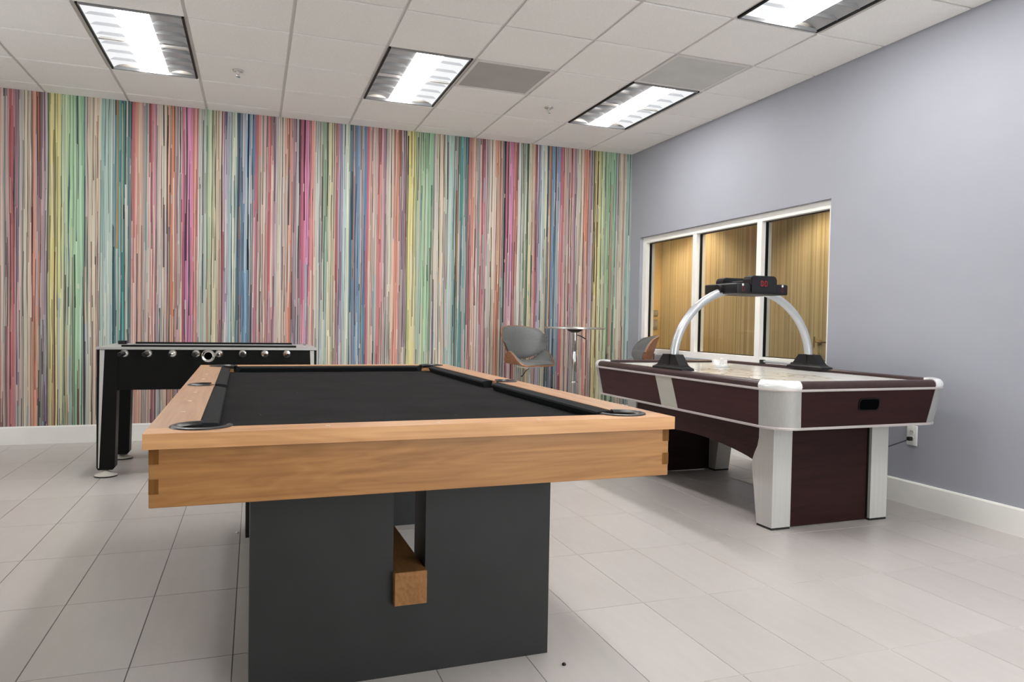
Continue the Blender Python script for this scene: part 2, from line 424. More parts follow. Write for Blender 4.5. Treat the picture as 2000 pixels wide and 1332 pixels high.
def sweep(pts, nrm, prof, closed_path=True):
    """sweep closed profile [(inset,z)] along 2-D pts with outward normals nrm"""
    bm = bmesh.new()
    rows = [[bm.verts.new((p[0]-q[0]*i, p[1]-q[1]*i, z)) for i, z in prof] for p, q in zip(pts, nrm)]
    n = len(rows); m = len(prof)
    for a in range(n if closed_path else n-1):
        A, B = rows[a], rows[(a+1) % n]
        for j in range(m): bm.faces.new((A[j], A[(j+1) % m], B[(j+1) % m], B[j]))
    if not closed_path:
        bm.faces.new(rows[0]); bm.faces.new(rows[-1][::-1])
    return bm
def rrect(Wd, L, c, n=8):
    """rounded rectangle: returns list of (pt, normal, corner_index or None-side)"""
    out = []
    for k, (sx, sy, a) in enumerate(((1, -1, -PI/2), (1, 1, 0), (-1, 1, PI/2), (-1, -1, PI))):
        for i in range(n+1):
            t = a+PI/2*i/n
            out.append(((sx*(Wd-c)+c*math.cos(t), sy*(L-c)+c*math.sin(t)), (math.cos(t), math.sin(t))))
    return out

# ------------------------------------------------------------------ the room shell
H = 2.8808; T = .6096; X0 = .5341; Y0 = .2333
XL = -(X0+11*T); YF = -(Y0+15*T)
# floor: grout bed with tiles
FP, FQ, FX, FY = .2956, .6035, -.888, -3.885
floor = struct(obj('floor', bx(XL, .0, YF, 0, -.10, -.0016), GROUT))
tsrc = None
rest = bmesh.new()
i0 = math.floor((XL-FX)/FP); j0 = math.floor((YF-FY)/FQ)
for i in range(i0, 4):
    for j in range(j0, 8):
        x0, x1 = FX+i*FP, FX+(i+1)*FP; y0, y1 = FY+j*FQ, FY+(j+1)*FQ
        cx0, cx1, cy0, cy1 = max(x0, XL), min(x1, 0), max(y0, YF), min(y1, 0)
        if cx1-cx0 < .02 or cy1-cy0 < .02: continue
        g = .0017
        full = (cx1-cx0 > FP-.001) and (cy1-cy0 > FQ-.001)
        if x1 < -6.3 or y1 < -5.3:
            box(rest, cx0+g, cx1-g, cy0+g, cy1-g, -.008, 0)
        elif full and tsrc:
            inst('floor_tile', tsrc, floor, ((x0+x1)/2, (y0+y1)/2, 0))
        elif full:
            tsrc = obj('floor_tile', bx(-FP/2+g, FP/2-g, -FQ/2+g, FQ/2-g, -.008, 0, bev=.0006, seg=1), TILE, floor, loc=((x0+x1)/2, (y0+y1)/2, 0))
        else:
            obj('floor_tile', bx(cx0+g, cx1-g, cy0+g, cy1-g, -.008, 0), TILE, floor)
ro = obj('floor_tile_field', rest, TILE, floor); ro['kind'] = 'stuff'

struct(obj('wall_back', bx(XL-.12, .14, 0, .12, -.1, H+.1), WALLP))
LY0, LY1, LZ0, LZ1 = -4.0, -2.0, 1.3, 2.3          # daylight window band in the left wall
bm = bmesh.new()
for a0, a1, b0, b1 in ((YF-.12, LY0, -.1, H+.1), (LY1, 0, -.1, H+.1), (LY0, LY1, -.1, LZ0), (LY0, LY1, LZ1, H+.1)):
    box(bm, XL-.12, XL, a0, a1, b0, b1)
bmesh.ops.remove_doubles(bm, verts=bm.verts, dist=1e-5)
struct(obj('wall_left', bm, OFFW))
lwin = struct(bpy.data.objects.new('window_2', None)); COL.objects.link(lwin)
for q in range(5):
    y_ = LY0+(LY1-LY0)*q/4
    obj('mullion', bx(XL-.10, XL-.02, max(LY0, y_-.03), min(LY1, y_+.03), LZ0+.05, LZ1-.05), WHITE, lwin)
obj('frame_sill', bx(XL-.10, XL-.02, LY0, LY1, LZ0, LZ0+.05), WHITE, lwin)
obj('frame_head', bx(XL-.10, XL-.02, LY0, LY1, LZ1-.05, LZ1), WHITE, lwin)
for q in range(4):
    a0, a1 = LY0+(LY1-LY0)*q/4+.03, LY0+(LY1-LY0)*(q+1)/4-.03
    obj('pane', bx(XL-.063, XL-.057, a0, a1, LZ0+.05, LZ1-.05), GLASS, lwin)
pl = bpy.data.lights.new('window_portal', 'AREA'); pl.shape = 'RECTANGLE'; pl.size = LZ1-LZ0; pl.size_y = LY1-LY0; pl.cycles.is_portal = True
po = bpy.data.objects.new('window_portal', pl); COL.objects.link(po); po.location = (XL-.125, (LY0+LY1)/2, (LZ0+LZ1)/2); po.rotation_euler = (0, -PI/2, 0)
GX0, GX1, GZ0, GZ1 = -2.5, -.1, .6, 2.6             # unseen window added behind the viewer to brighten the room's right side
bm = bmesh.new()
for a0, a1, b0, b1 in ((XL, GX0, -.1, H+.1), (GX1, .14, -.1, H+.1), (GX0, GX1, -.1, GZ0), (GX0, GX1, GZ1, H+.1)):
    box(bm, a0, a1, YF-.12, YF, b0, b1)
bmesh.ops.remove_doubles(bm, verts=bm.verts, dist=1e-5)
struct(obj('wall_front', bm, OFFW))
gwin = struct(bpy.data.objects.new('fill_window', None)); COL.objects.link(gwin)
for q in range(4):
    x_ = GX0+(GX1-GX0)*q/3
    obj('mullion', bx(max(GX0, x_-.03), min(GX1, x_+.03), YF-.10, YF-.02, GZ0+.05, GZ1-.05), WHITE, gwin)
obj('frame_sill', bx(GX0, GX1, YF-.10, YF-.02, GZ0, GZ0+.05), WHITE, gwin)
obj('frame_head', bx(GX0, GX1, YF-.10, YF-.02, GZ1-.05, GZ1), WHITE, gwin)
for q in range(3):
    a0, a1 = GX0+(GX1-GX0)*q/3+.03, GX0+(GX1-GX0)*(q+1)/3-.03
    obj('pane', bx(a0, a1, YF-.063, YF-.057, GZ0+.05, GZ1-.05), GLASS, gwin)
pl = bpy.data.lights.new('window_portal', 'AREA'); pl.shape = 'RECTANGLE'; pl.size = GX1-GX0; pl.size_y = GZ1-GZ0; pl.cycles.is_portal = True
po = bpy.data.objects.new('window_portal', pl); COL.objects.link(po); po.location = ((GX0+GX1)/2, YF-.125, (GZ0+GZ1)/2); po.rotation_euler = (PI/2, 0, 0)
# right wall with the window opening
WY0, WY1, WZ0, WZ1, WT = -2.868, -.205, .772, 1.978, .14
bm = bmesh.new()
def yz(a, b, h): return (h, a, b)
for a0, a1, b0, b1 in ((YF, WY0, -.1, H+.1), (WY1, 0, -.1, H+.1), (WY0, WY1, -.1, WZ0), (WY0, WY1, WZ1, H+.1)):
    box(bm, 0, WT, a0, a1, b0, b1)
bmesh.ops.remove_doubles(bm, verts=bm.verts, dist=1e-5)
struct(obj('wall_right', bm, LAV))
# baseboards
def bb(name, fn, a0, a1):
    prof = [(0, 0), (.014, 0), (.014, .138), (.010, .147), (0, .147)]
    b_ = bmesh.new()
    prism(prof, a0, a1, b_, fn)
    return struct(obj(name, b_, WHITE))
bb('baseboard_back', lambda a, b, h: (h, -a, b), XL, 0)
bb('baseboard_right', lambda a, b, h: (-a, h, b), YF, -.014)

# ------------------------------------------------------------------ ceiling
ceiling = struct(obj('ceiling', bx(XL, 0, YF, 0, H+.055, H+.09), OFFW))
xs = [0]+[-(X0+T*i) for i in range(12)]
ys = [0]+[-(Y0+T*j) for j in range(16)]
for i in range(1, len(xs)-1):
    obj('grid_bar', bx(xs[i]-.014, xs[i]+.014, YF, 0, H+.011, H+.022), TBAR, ceiling)
for j in range(1, len(ys)-1):
    obj('grid_bar', bx(XL, 0, ys[j]-.014, ys[j]+.014, H+.0112, H+.022), TBAR, ceiling)
obj('wall_angle', bx(XL, 0, -.014, 0, H+.004, H+.012), TBAR, ceiling)
obj('wall_angle', bx(-.014, 0, YF, -.014, H+.004, H+.012), TBAR, ceiling)
# cells (column c sits between line c and c+1, row likewise, lines counted from the corner)
LIGHTS = {(6, 1): 'L', (3, 1): 'R', (0, 1): 'R', (0, 5): 'L', (3, 5): 'R', (0, 9): 'R', (3, 9): 'R'}
VENTS = [(2, 2), (0, 3)]
occ = set(VENTS)
for (c, r) in LIGHTS: occ |= {(c, r), (c, r+1)}
csrc = None
E_ = .0105
for ci in range(len(xs)-1):
    for rj in range(len(ys)-1):
        if (ci-1, rj-1) in occ: continue
        a0, a1 = xs[ci+1]+E_, xs[ci]-E_; b0, b1 = ys[rj+1]+E_, ys[rj]-E_
        if ci == 0: a1 = -.002
        if rj == 0: b1 = -.002
        full = ci > 0 and rj > 0
        if full and csrc: inst('ceiling_tile', csrc, ceiling, ((a0+a1)/2, (b0+b1)/2, 0))
        elif full:
            w = (a1-a0)/2
            csrc = obj('ceiling_tile', bx(-w, w, -w, w, H, H+.020, bev=.002, seg=1), CEIL, ceiling, loc=((a0+a1)/2, (b0+b1)/2, 0))
        else: obj('ceiling_tile', bx(a0, a1, b0, b1, H, H+.016), CEIL, ceiling)

# ------------------------------------------------------------------ ceiling lights (2 x 4 ft)
def build_light(lit):
    w, l = T/2-.014, T-.014
    P = {}
    fr = bmesh.new()
    for sx in (-1, 1): box(fr, sx*w-.005, sx*w+.005, -l, l, H-.002, H+.02)
    P['side_gap'] = None
    root = {}
    parts = []
    for sx in (-1, 1):
        parts.append(('shadow_gap', bx(min(sx*w, sx*(w-.014)), max(sx*w, sx*(w-.014)), -l, l, H-.001, H+.02), BLACK, False))
    for sy in (-1, 1):
        parts.append(('end_frame', bx(-w+.014, w-.014, min(sy*l, sy*(l-.016)), max(sy*l, sy*(l-.016)), H-.001, H+.02), RIBG, False))
    lw = .092
    parts.append(('lens', bx(-lw, lw, -l+.017, l-.017, H+.002, H+.012), LENS, False))
    for sx, key in ((-1, 'L'), (1, 'R')):
        on = lit == key
        x_in, x_out = lw+.002, w-.015
        prof = [(x_in+(x_out-x_in)*t, H+.010+.032*math.sin(PI*t)**.7) for t in [i/8 for i in range(9)]]
        b_ = bmesh.new()
        v0 = [b_.verts.new((sx*a, -l+.017, z)) for a, z in prof]; v1 = [b_.verts.new((sx*a, l-.017, z)) for a, z in prof]
        for i in range(8): b_.faces.new((v0[i], v0[i+1], v1[i+1], v1[i]))
        parts.append(('reflector_bay', b_, LITBAY if on else BAYGREY, True))
        for q in range(1, 7):
            yy = -l+.017+(2*l-.034)*q/7
            parts.append(('rib', bx(min(sx*x_in, sx*x_out), max(sx*x_in, sx*x_out), yy-.002, yy+.002, H+.012 if on else H+.006, H+.030), LITRIB if on else RIBG, False))
    return parts
lsrc = {}
LLAB = {(6, 1): 'recessed ceiling light nearest the left edge, its left bay bright and right bay grey',
        (3, 1): 'recessed ceiling light left of the dark grey vent panel, right bay bright',
        (0, 1): 'recessed ceiling light right of the sprinkler and closest to the lavender wall corner',
        (0, 5): 'recessed ceiling light cut by the top edge above the lavender wall',
        (3, 5): 'recessed ceiling light overhead above the far end of the pool table',
        (0, 9): 'recessed ceiling light overhead beside the lavender wall behind the viewer',
        (3, 9): 'recessed ceiling light overhead in the middle behind the viewer'}
for (c, r), lit in LIGHTS.items():
    cx = -(X0+T*(c+.5)); cy = -(Y0+T*(r+1))
    t_ = thing('ceiling_light', LLAB[(c, r)], 'ceiling light', (cx, cy, 0), 0, 'recessed ceiling lights')
    if lit in lsrc:
        for s in lsrc[lit]: inst(s.name.split('.')[0], s, t_)
    else:
        lsrc[lit] = [obj(n, b_, m_, t_, sm) for n, b_, m_, sm in build_light(lit)]

# vents
for (c, r), lab in zip(VENTS, ('dark grey perforated ceiling vent panel right of the middle light', 'pale grey perforated ceiling vent panel behind the light near the lavender wall')):
    cx = -(X0+T*(c+.5)); cy = -(Y0+T*(r+.5)); w = T/2-E_
    v = thing('ceiling_vent', lab, 'vent', (cx, cy, H), 0, 'ceiling vents')
    f_ = bmesh.new()
    for a in ((-w, w, -w, -w+.022), (-w, w, w-.022, w), (-w, -w+.022, -w+.022, w-.022), (w-.022, w, -w+.022, w-.022)): box(f_, *a, 0, .012)
    obj('frame', f_, TBAR, v)
    m_, k_, b__ = newmat('perforated_panel')
    o_ = k_.obj(); vx = k_.n.new('ShaderNodeTexVoronoi'); k_.put(vx.inputs['Vector'], o_); vx.inputs['Scale'].default_value = 150; vx.inputs['Randomness'].default_value = 0
    shade = (.30, .29, .28) if c == 2 else (.42, .42, .415)
    cc = k_.mix(k_.math('LESS_THAN', vx.outputs['Distance'], .28), tuple(s*1.6 for s in shade), tuple(s*.55 for s in shade))
    k_.put(b__.inputs['Base Color'], k_.mix(k_.math('MULTIPLY', k_.noise(o_, 4, 3), .35), cc, tuple(s*.6 for s in shade)))
    b__.inputs['Roughness'].default_value = .7
    obj('perforated_panel', bx(-w+.022, w-.022, -w+.022, w-.022, .003, .010), m_, v)

# sprinklers
def sprinkler(x, y, lab):
    s = thing('sprinkler_head', lab, 'sprinkler', (x, y, H), 0, 'ceiling sprinklers')
    obj('escutcheon', lathe([(0, 0), (.034, 0), (.040, -.003), (.036, -.008), (.018, -.012), (0, -.012)], 28), CHROME, s, True)
    obj('body', lathe([(0, -.010), (.010, -.010), (.009, -.030), (.004, -.034), (0, -.034)], 16), CHROME, s, True)
    b_ = bmesh.new()
    for sx in (-1, 1): tube([(sx*.009, 0, -.012), (sx*.013, 0, -.026), (sx*.003, 0, -.044)], .0022, 8, b_)
    obj('frame_arms', b_, CHROME, s, True)
    obj('deflector', lathe([(0, -.044), (.016, -.045), (.017, -.047), (0, -.047)], 20), CHROME, s, True)
sprinkler(-3.914, -1.178, 'small chrome sprinkler head in the ceiling tile beside the leftmost light')
sprinkler(-1.471, -1.226, 'small chrome sprinkler head in the ceiling tile below the dark vent')

# ------------------------------------------------------------------ window in the right wall
win = struct(bpy.data.objects.new('window_1', None)); COL.objects.link(win); win.location = (0, 0, 0)
FX0, FX1 = .035, .135
MU = [(-1.172, .052), (-2.078, .052)]
fw_ = .058
f_ = bmesh.new()
def wb(name, y0, y1, z0, z1, x0=FX0, x1=FX1, m=WHITE):
    return obj(name, bx(x0, x1, y0, y1, z0, z1, bev=.002, seg=1), m, win)
wb('frame_head', WY0+.001, WY1-.001, WZ1-.062, WZ1-.001)
wb('frame_sill', WY0+.001, WY1-.001, WZ0+.001, WZ0+.058)
wb('frame_jamb', WY1-.072, WY1-.001, WZ0+.058, WZ1-.062)
wb('frame_jamb', WY0+.001, WY0+.05, WZ0+.058, WZ1-.062)
edges = [WY1-.072]
mull = []
for yc in (-1.150, -2.062):
    wb('mullion', yc-.030, yc+.030, WZ0+.058, WZ1-.062)
    edges += [yc+.030, yc-.030]
edges += [WY0+.05]
for q in range(3):
    ya, yb = edges[2*q+1], edges[2*q]
    pn = obj('pane', bx(.083, .089, ya+.004, yb-.004, WZ0+.062, WZ1-.066), GLASS, win)
    g_ = bmesh.new()
    for a0, a1, b0, b1 in ((ya, ya+.007, WZ0+.058, WZ1-.062), (yb-.007, yb, WZ0+.058, WZ1-.062), (ya+.007, yb-.007, WZ0+.058, WZ0+.064), (ya+.007, yb-.007, WZ1-.069, WZ1-.062)):
        box(g_, .074, .098, a0, a1, b0, b1)
    obj('gasket', g_, BLACKP, win)

# corridor beyond the window
HX = 1.20; HY1 = 1.36; HH = 2.5
struct(obj('wall_corridor', bx(HX, HX+.1, -6.2, HY1, -.1, HH+.1), REED))
struct(obj('wall_corridor_end', bx(WT, HX+.1, HY1, HY1+.1, -.1, HH+.1), TANW))
struct(obj('wall_corridor_return', bx(WT, HX+.1, -6.3, -6.2, -.1, HH+.1), TANW))
struct(obj('wall_corridor_near', bx(WT, WT+.06, .12, HY1, -.1, HH+.1), OFFW))
struct(obj('floor_corridor', bx(WT, HX, -6.2, HY1, -.1, 0), plain('corridor_carpet', (.16, .13, .10), .9, var=.15, vscale=(60, 60, 60))))
struct(obj('ceiling_corridor', bx(WT, HX, -6.2, HY1, HH, HH+.1), WHITE))
door = struct(obj('door_1', bx(HX-.012, HX, -2.45, -1.42, 0, 2.2, bev=.002, seg=1), REED))
BR = plain('antique_brass', (.30, .22, .12), .3, metal=1.0)
hd = obj('door_handle', lathe([(0, 0), (.03, 0), (.032, .006), (.026, .012), (.012, .016), (.010, .045), (0, .045)], 24), BR, door, True)
hd.location = (HX-.012, -1.50, .94); hd.rotation_euler = (0, -PI/2, 0)
lv = obj('lever', tube([(HX-.05, -1.50, .94), (HX-.056, -1.53, .941), (HX-.056, -1.57, .942), (HX-.052, -1.615, .939)], [.010, .010, .008, .007], 12), BR, door, True)
lk = obj('latch_plate', bx(HX-.016, HX-.0122, -1.438, -1.424, .89, .99), BR, door)
for z0, z1, lab in ((1.185, 1.265, 'upper grey switch plate on the tan corridor end wall'), (1.02, 1.145, 'lower grey switch plate on the tan corridor end wall')):
    yw = HY1
    sp = thing('switch_plate', lab, 'switch', (1.118, yw, (z0+z1)/2), 0, 'corridor switch plates')
    h_ = (z1-z0)/2
    obj('plate', bx(-.042, .042, -.008, 0, -h_, h_, bev=.002, seg=1), plain('plate_grey', (.25, .22, .18), .4), sp)
    for q in (-1, 1): obj('rocker', bx(q*.019-.014, q*.019+.014, -.012, -.007, -h_*.6, h_*.6), plain('rocker_grey', (.34, .31, .26), .4), sp)
# corridor downlights
def downlight(x, y, pw, lab):
    d = thing('downlight', lab, 'ceiling light', (x, y, HH), 0, 'corridor downlights')
    obj('trim_ring', lathe([(.05, -.004), (.075, -.004), (.078, 0), (.05, 0)], 28, closed=True), WHITE, d, True)
    obj('bulb', lathe([(0, -.002), (.048, -.002)], 24), emis('warm_bulb', (1, .66, .32), 6), d)
    L = bpy.data.lights.new('downlight_beam', 'SPOT'); L.energy = pw; L.color = (1, .77, .50)
    L.spot_size = math.radians(120); L.spot_blend = .6; L.shadow_soft_size = .05
    lo = bpy.data.objects.new('downlight_beam', L); COL.objects.link(lo); lo.parent = d; lo.location = (0, 0, -.02)
downlight(.80, .42, 38, 'warm recessed downlight in the corridor behind the middle pane')
downlight(.62, 1.0, 24, 'warm recessed downlight at the corridor end wall')
downlight(.70, -1.55, 38, 'warm recessed downlight in the corridor behind the right pane')

# ------------------------------------------------------------------ wall outlet and cord
o_ = thing('wall_outlet', 'white duplex power outlet low on the lavender wall', 'outlet', (0, -3.59, .428))
obj('cover_plate', bx(-.006, 0, -.037, .037, -.061, .061, bev=.003), WHITEP, o_, True)
for sz in (-1, 1):
    so = obj('socket', prism([(.017*math.cos(t)*1.0, .0145*max(-.86, min(.86, math.sin(t)*1.1))) for t in [2*PI*i/20 for i in range(20)]], -.0085, -.005, None, lambda a, b, h: (h, a, b+sz*.020)), plain('socket_white', (.62, .61, .59), .35), o_)
    for sy in (-1, 1): obj('slot', bx(-.0088, -.008, sy*.006-.0012, sy*.006+.0012, sz*.020-.001, sz*.020+.007), VOID, so)
pc = thing('power_cord', 'black power cord plugged into the outlet beside the air hockey table', 'cord', (0, -3.59, .408))
obj('plug', bx(-.036, -.009, -.012, .012, -.012, .012, bev=.004), BLACKP, pc, True)
cp = []
for i in range(25):
    t = i/24
    cp.append((-.034-.37*t-.03*math.sin(PI*t), .012+.16*t, -.012-.055*math.sin(PI*t*.75)-.05*t))
obj('cable', tube(cp, .0038, 8), BLACKP, pc, True)

# ------------------------------------------------------------------ pool table
def arcpts(cx, cy, r, a0, a1, n=12):
    return [(cx+r*math.cos(a0+(a1-a0)*i/n), cy+r*math.sin(a0+(a1-a0)*i/n)) for i in range(n+1)]
pt = thing('pool_table', 'large maple pool table with black cloth on charcoal pedestals in the foreground', 'pool table', (-3.3554, -3.8941, 0), .0152)
PW, PL = 1.3686/2, 2.5008/2
ZT, ZS, ZA, ZC = .81, .7748, .6408, .778
sw, ew = .108, .088
PCX, PCY, PR = PW-.116, PL-.104, .054
PSX, PSR = PW-.070, .047
# end rails (full width) with pocket notches
for sy in (-1, 1):
    yi = PL-ew; dy = PCY-yi         # pocket centre relative to inner edge
    h_ = math.sqrt(PR*PR-(yi-PCY)**2)
    a = math.asin((yi-PCY)/PR)
    pts = [(-PW, PL), (-PW, yi)]
    pts += arcpts(-PCX, PCY, PR, PI-a, a)[0:] if yi > PCY else arcpts(-PCX, PCY, PR, PI-a, a)
    pts += arcpts(PCX, PCY, PR, PI-a, a)
    pts += [(PW, yi), (PW, PL)]
    obj('end_rail', prism([(x, sy*y) for x, y in pts], ZS, ZT, bev=.0025), MAPLE_SHEEN, pt)
# side rails, each with a corner notch at both ends and a side-pocket notch
for sx in (-1, 1):
    xi = PW-sw; yi = PL-ew
    ax = math.acos((xi-PCX)/PR) if abs(xi-PCX) < PR else 0
    def corner(sgn):
        # arc from inner edge (x=xi) to end edge (y=yi), or only the inner edge cut
        cy = PCY
        yy = cy-math.sqrt(PR*PR-(xi-PCX)**2)
        xx = PCX+math.sqrt(max(0, PR*PR-(yi-cy)**2))
        A0 = math.atan2(yy-cy, xi-PCX); A1 = math.atan2(yi-cy, xx-PCX)
        return arcpts(PCX, cy, PR, A0, A1, 10)
    s_half = math.sqrt(PSR*PSR-(xi-PSX)**2)
    b0 = math.atan2(-s_half, xi-PSX) % (2*PI); b1 = math.atan2(s_half, xi-PSX) % (2*PI)
    side = arcpts(PSX, 0, PSR, b0-2*PI, b1 if b1 < PI else b1-2*PI, 16)
    top = corner(1)
    pts = [(PW, -yi)]+[(x, -y) for x, y in top][::-1]+side+top+[(PW, yi)]
    obj('side_rail', prism([(sx*x, y) for x, y in pts], ZS, ZT-.0002), MAPLE_Y, pt)
# bed and cloth
bw, bl = PW-sw, PL-ew
def bedpoly():
    p = []
    for sx, sy, a in ((1, -1, PI/2), (1, 1, PI), (-1, 1, 1.5*PI), (-1, -1, 0)):
        cx, cy = sx*PCX, sy*PCY
        hx = math.sqrt(max(1e-9, PR*PR-(bl-PCY)**2)); hy = math.sqrt(PR*PR-(bw-PCX)**2)
        e1 = (cx-sx*hx, sy*bl); e2 = (sx*bw, cy-sy*hy)
        seg = [e1, e2] if sx*sy < 0 else [e2, e1]
        A0 = math.atan2(seg[0][1]-cy, seg[0][0]-cx); A1 = math.atan2(seg[1][1]-cy, seg[1][0]-cx)
        d = A1-A0
        while d > PI: d -= 2*PI
        while d < -PI: d += 2*PI
        arc = arcpts(cx, cy, PR, A0, A0+d, 10)
        p += arc
        if sx > 0 and sy < 0:
            s_h = math.sqrt(PSR*PSR-(bw-PSX)**2); q = math.atan2(s_h, bw-PSX)
            p += [(PSX-(PSX-x), y) for x, y in arcpts(PSX, 0, PSR, -q if q > PI/2 else -q, -(2*PI-q), 14)] if False else []
    return p
obj('cloth_bed', prism(bedpoly(), ZC-.02, ZC), FELT, pt)
# cushions: six wedges
cwd = .042
def cushion(name, p0, p1, inward, cut0, cut1):
    """p0->p1 along the wood edge, inward unit normal, cut = how far the nose is shortened at each end"""
    b_ = bmesh.new(); p0 = Vector(p0); p1 = Vector(p1); d = (p1-p0).normalized(); n_ = Vector(inward)
    prof = [(0, ZC+.001), (0, ZT-.002), (.012, ZT-.001), (cwd, ZT-.006), (cwd+.002, ZT-.012), (cwd-.012, ZC+.001)]
    rows = []
    for p, cut, sg in ((p0, cut0, 1), (p1, cut1, -1)):
        rows.append([b_.verts.new((*(p+n_*w+d*sg*cut*w/cwd), z)) for w, z in prof])
    m_ = len(prof)
    for j in range(m_): b_.faces.new((rows[0][j], rows[0][(j+1) % m_], rows[1][(j+1) % m_], rows[1][j]))
    b_.faces.new(rows[0]); b_.faces.new(rows[1][::-1])
    return obj(name, b_, CUSH, pt)
hy = math.sqrt(PR*PR-(bw-PCX)**2); hx = math.sqrt(PR*PR-(bl-PCY)**2)
for sx in (-1, 1):
    for sy in (-1, 1):
        cushion('cushion', (sx*bw, sy*(PSR+.004)), (sx*bw, sy*(PCY-hy)), (-sx, 0), .010, .036)
for sy in (-1, 1):
    cushion('cushion', (-(PCX-hx), sy*bl), ((PCX-hx), sy*bl), (0, -sy), .036, .036)
# pockets: C-shaped leather ring over a cup
def pocket(cx, cy, r, R_, face, gap):
    """face = direction of the opening (towards the bed)"""
    prof = [(r-.004, ZT-.016), (r-.001, ZT+.0005), (R_, ZT+.0005), (R_-.001, ZT+.003), (R_*.88, ZT+.005), (r+.003, ZT+.004), (r-.005, ZT-.003)]
    ring = obj('pocket_ring', lathe(prof, 40, None, (cx, cy), face+gap, face+2*PI-gap, closed=True), RUBBER, pt, True)
    b_ = bmesh.new()
    lathe([(r-.0008, ZC-.021), (r-.0012, ZC-.09), (0, ZC-.09)], 28, b_, (cx, cy))
    obj('pocket_cup', b_, VOID, pt, True)
for sx in (-1, 1):
    for sy in (-1, 1):
        pocket(sx*PCX, sy*PCY, PR, .071, math.atan2(-sy, -sx), .80)
    pocket(sx*PSX, 0, PSR, .058, 0 if sx < 0 else PI, 1.1)
# sights
ss = None
for sx in (-1, 1):
    for sy in (-1, 1):
        for q in range(3):
            yy = sy*(.29+.28*q)
            if not ss: ss = obj('sight', lathe([(0, .0012), (.006, .0012), (.0065, 0)], 16), plain('pearl_inlay', (.80, .68, .55), .25), pt, loc=(sx*(PW-.055), yy, ZT-.0004))
            else: inst('sight', ss, pt, (sx*(PW-.055), yy, ZT-.0004))
for sy in (-1, 1):
    for q in (-1, 0, 1): inst('sight', ss, pt, (q*.28, sy*(PL-.045), ZT-.0004))
# aprons with finger-joint keys
ov = .012; ath = .022
for sy in (-1, 1):
    y0, y1 = sorted((sy*(PL-ov), sy*(PL-ov-ath)))
    ap = obj('end_apron', bx(-PW+ov, PW-ov, y0, y1, ZA, ZS+.001, bev=.0015, seg=1), MAPLE_X, pt)
    hz = (ZS-ZA)/4.0
    for sx in (-1, 1):
        for zk in (ZS-.002-hz, ZS-.002-3*hz):
            xa, xb = sorted((sx*(PW-ov-ath+.002), sx*(PW-ov+.0005)))
            ya, yb = sorted((sy*(PL-ov+.0006), sy*(PL-ov-.012)))
            obj('joint_key', bx(xa, xb, ya, yb, zk, zk+hz), MAPLE_END, ap)
for sx in (-1, 1):
    x0, x1 = sorted((sx*(PW-ov), sx*(PW-ov-ath)))
    obj('side_apron', bx(x0, x1, -PL+ov+ath, PL-ov-ath, ZA, ZS+.001, bev=.0015, seg=1), MAPLE_Y, pt)
obj('slate_frame', bx(-PW+ov+ath+.02, PW-ov-ath-.02, -PL+ov+ath+.02, PL-ov-ath-.02, ZC-.065, ZC-.02), BLACK, pt)
# pedestals
PXC, PHW, SLX, SLW, SZ = .003, .457, .0, .049, .222
for y0, y1 in ((-.886, -.738), (.706, .854)):
    u_ = [(PXC-PHW, 0), (PXC+PHW, 0), (PXC+PHW, ZC-.065), (SLX+SLW, ZC-.065), (SLX+SLW, SZ), (SLX-SLW, SZ), (SLX-SLW, ZC-.065), (PXC-PHW, ZC-.065)]
    obj('pedestal', prism(u_, y0, y1, None, lambda a, b, h: (a, h, b), bev=.0015), CHAR, pt)
obj('stretcher_beam', bx(SLX-SLW, SLX+SLW, -.915, .883, SZ+.0005, SZ+.1005, bev=.0015, seg=1), MAPLE_B, pt)

# ------------------------------------------------------------------ foosball table
FC = (-4.061, -1.172)
ft = thing('foosball_table', 'black foosball table with silver rim in front of the striped wall', 'foosball table', (*FC, 0))
fx, fy = .665, .345
zt = .862
# side walls
for sy in (-1, 1):
    y0, y1 = sorted((sy*fy, sy*(fy-.03)))
    obj('side_panel', bx(-.60, .62, y0, y1, .575, zt-.016, bev=.002, seg=1), BLACK, ft)
for sx in (-1, 1):
    x0, x1 = sorted((sx*.60, sx*.57))
    obj('end_panel', bx(x0, x1, -fy+.03, fy-.03, .575, zt-.016), BLACK, ft)
obj('playfield', bx(-.57, .57, -fy+.03, fy-.03, .70, .71), plain('foosball_field', (.02, .10, .05), .4), ft)
# silver rim: a frame with a black inner edge
r_ = bmesh.new()
for a in ((-.70, .70, -fy-.03, -fy+.055), (-.70, .70, fy-.055, fy+.03), (-.70, -.56, -fy+.055, fy-.055), (.56, .70, -fy+.055, fy-.055)):
    box(r_, *a, zt-.016, zt)
obj('top_rim', r_, brushed('rim_silver', (.50, .49, .48), .4, 'x', .5), ft)
for sy in (-1, 1):
    y0, y1 = sorted((sy*(fy-.02), sy*(fy-.055)))
    obj('inner_rail', bx(-.56, .56, y0, y1, zt, zt+.013, bev=.003), BLACK, ft)
# cup-holder style score blocks
b_ = bmesh.new(); box(b_, -.655, -.60, .16, .22, zt, zt+.026, bev=.003); box(b_, -.645, -.61, .14, .16, zt, zt+.020)
obj('score_marker', b_, BLACKP, ft)
b_ = bmesh.new(); tube([(.63, -.12, zt+.012), (.63, .12, zt+.012)], .006, 10, b_); box(b_, .622, .638, -.126, -.114, zt, zt+.02); box(b_, .622, .638, .114, .126, zt, zt+.02)
obj('score_rail', b_, CHROME, ft)
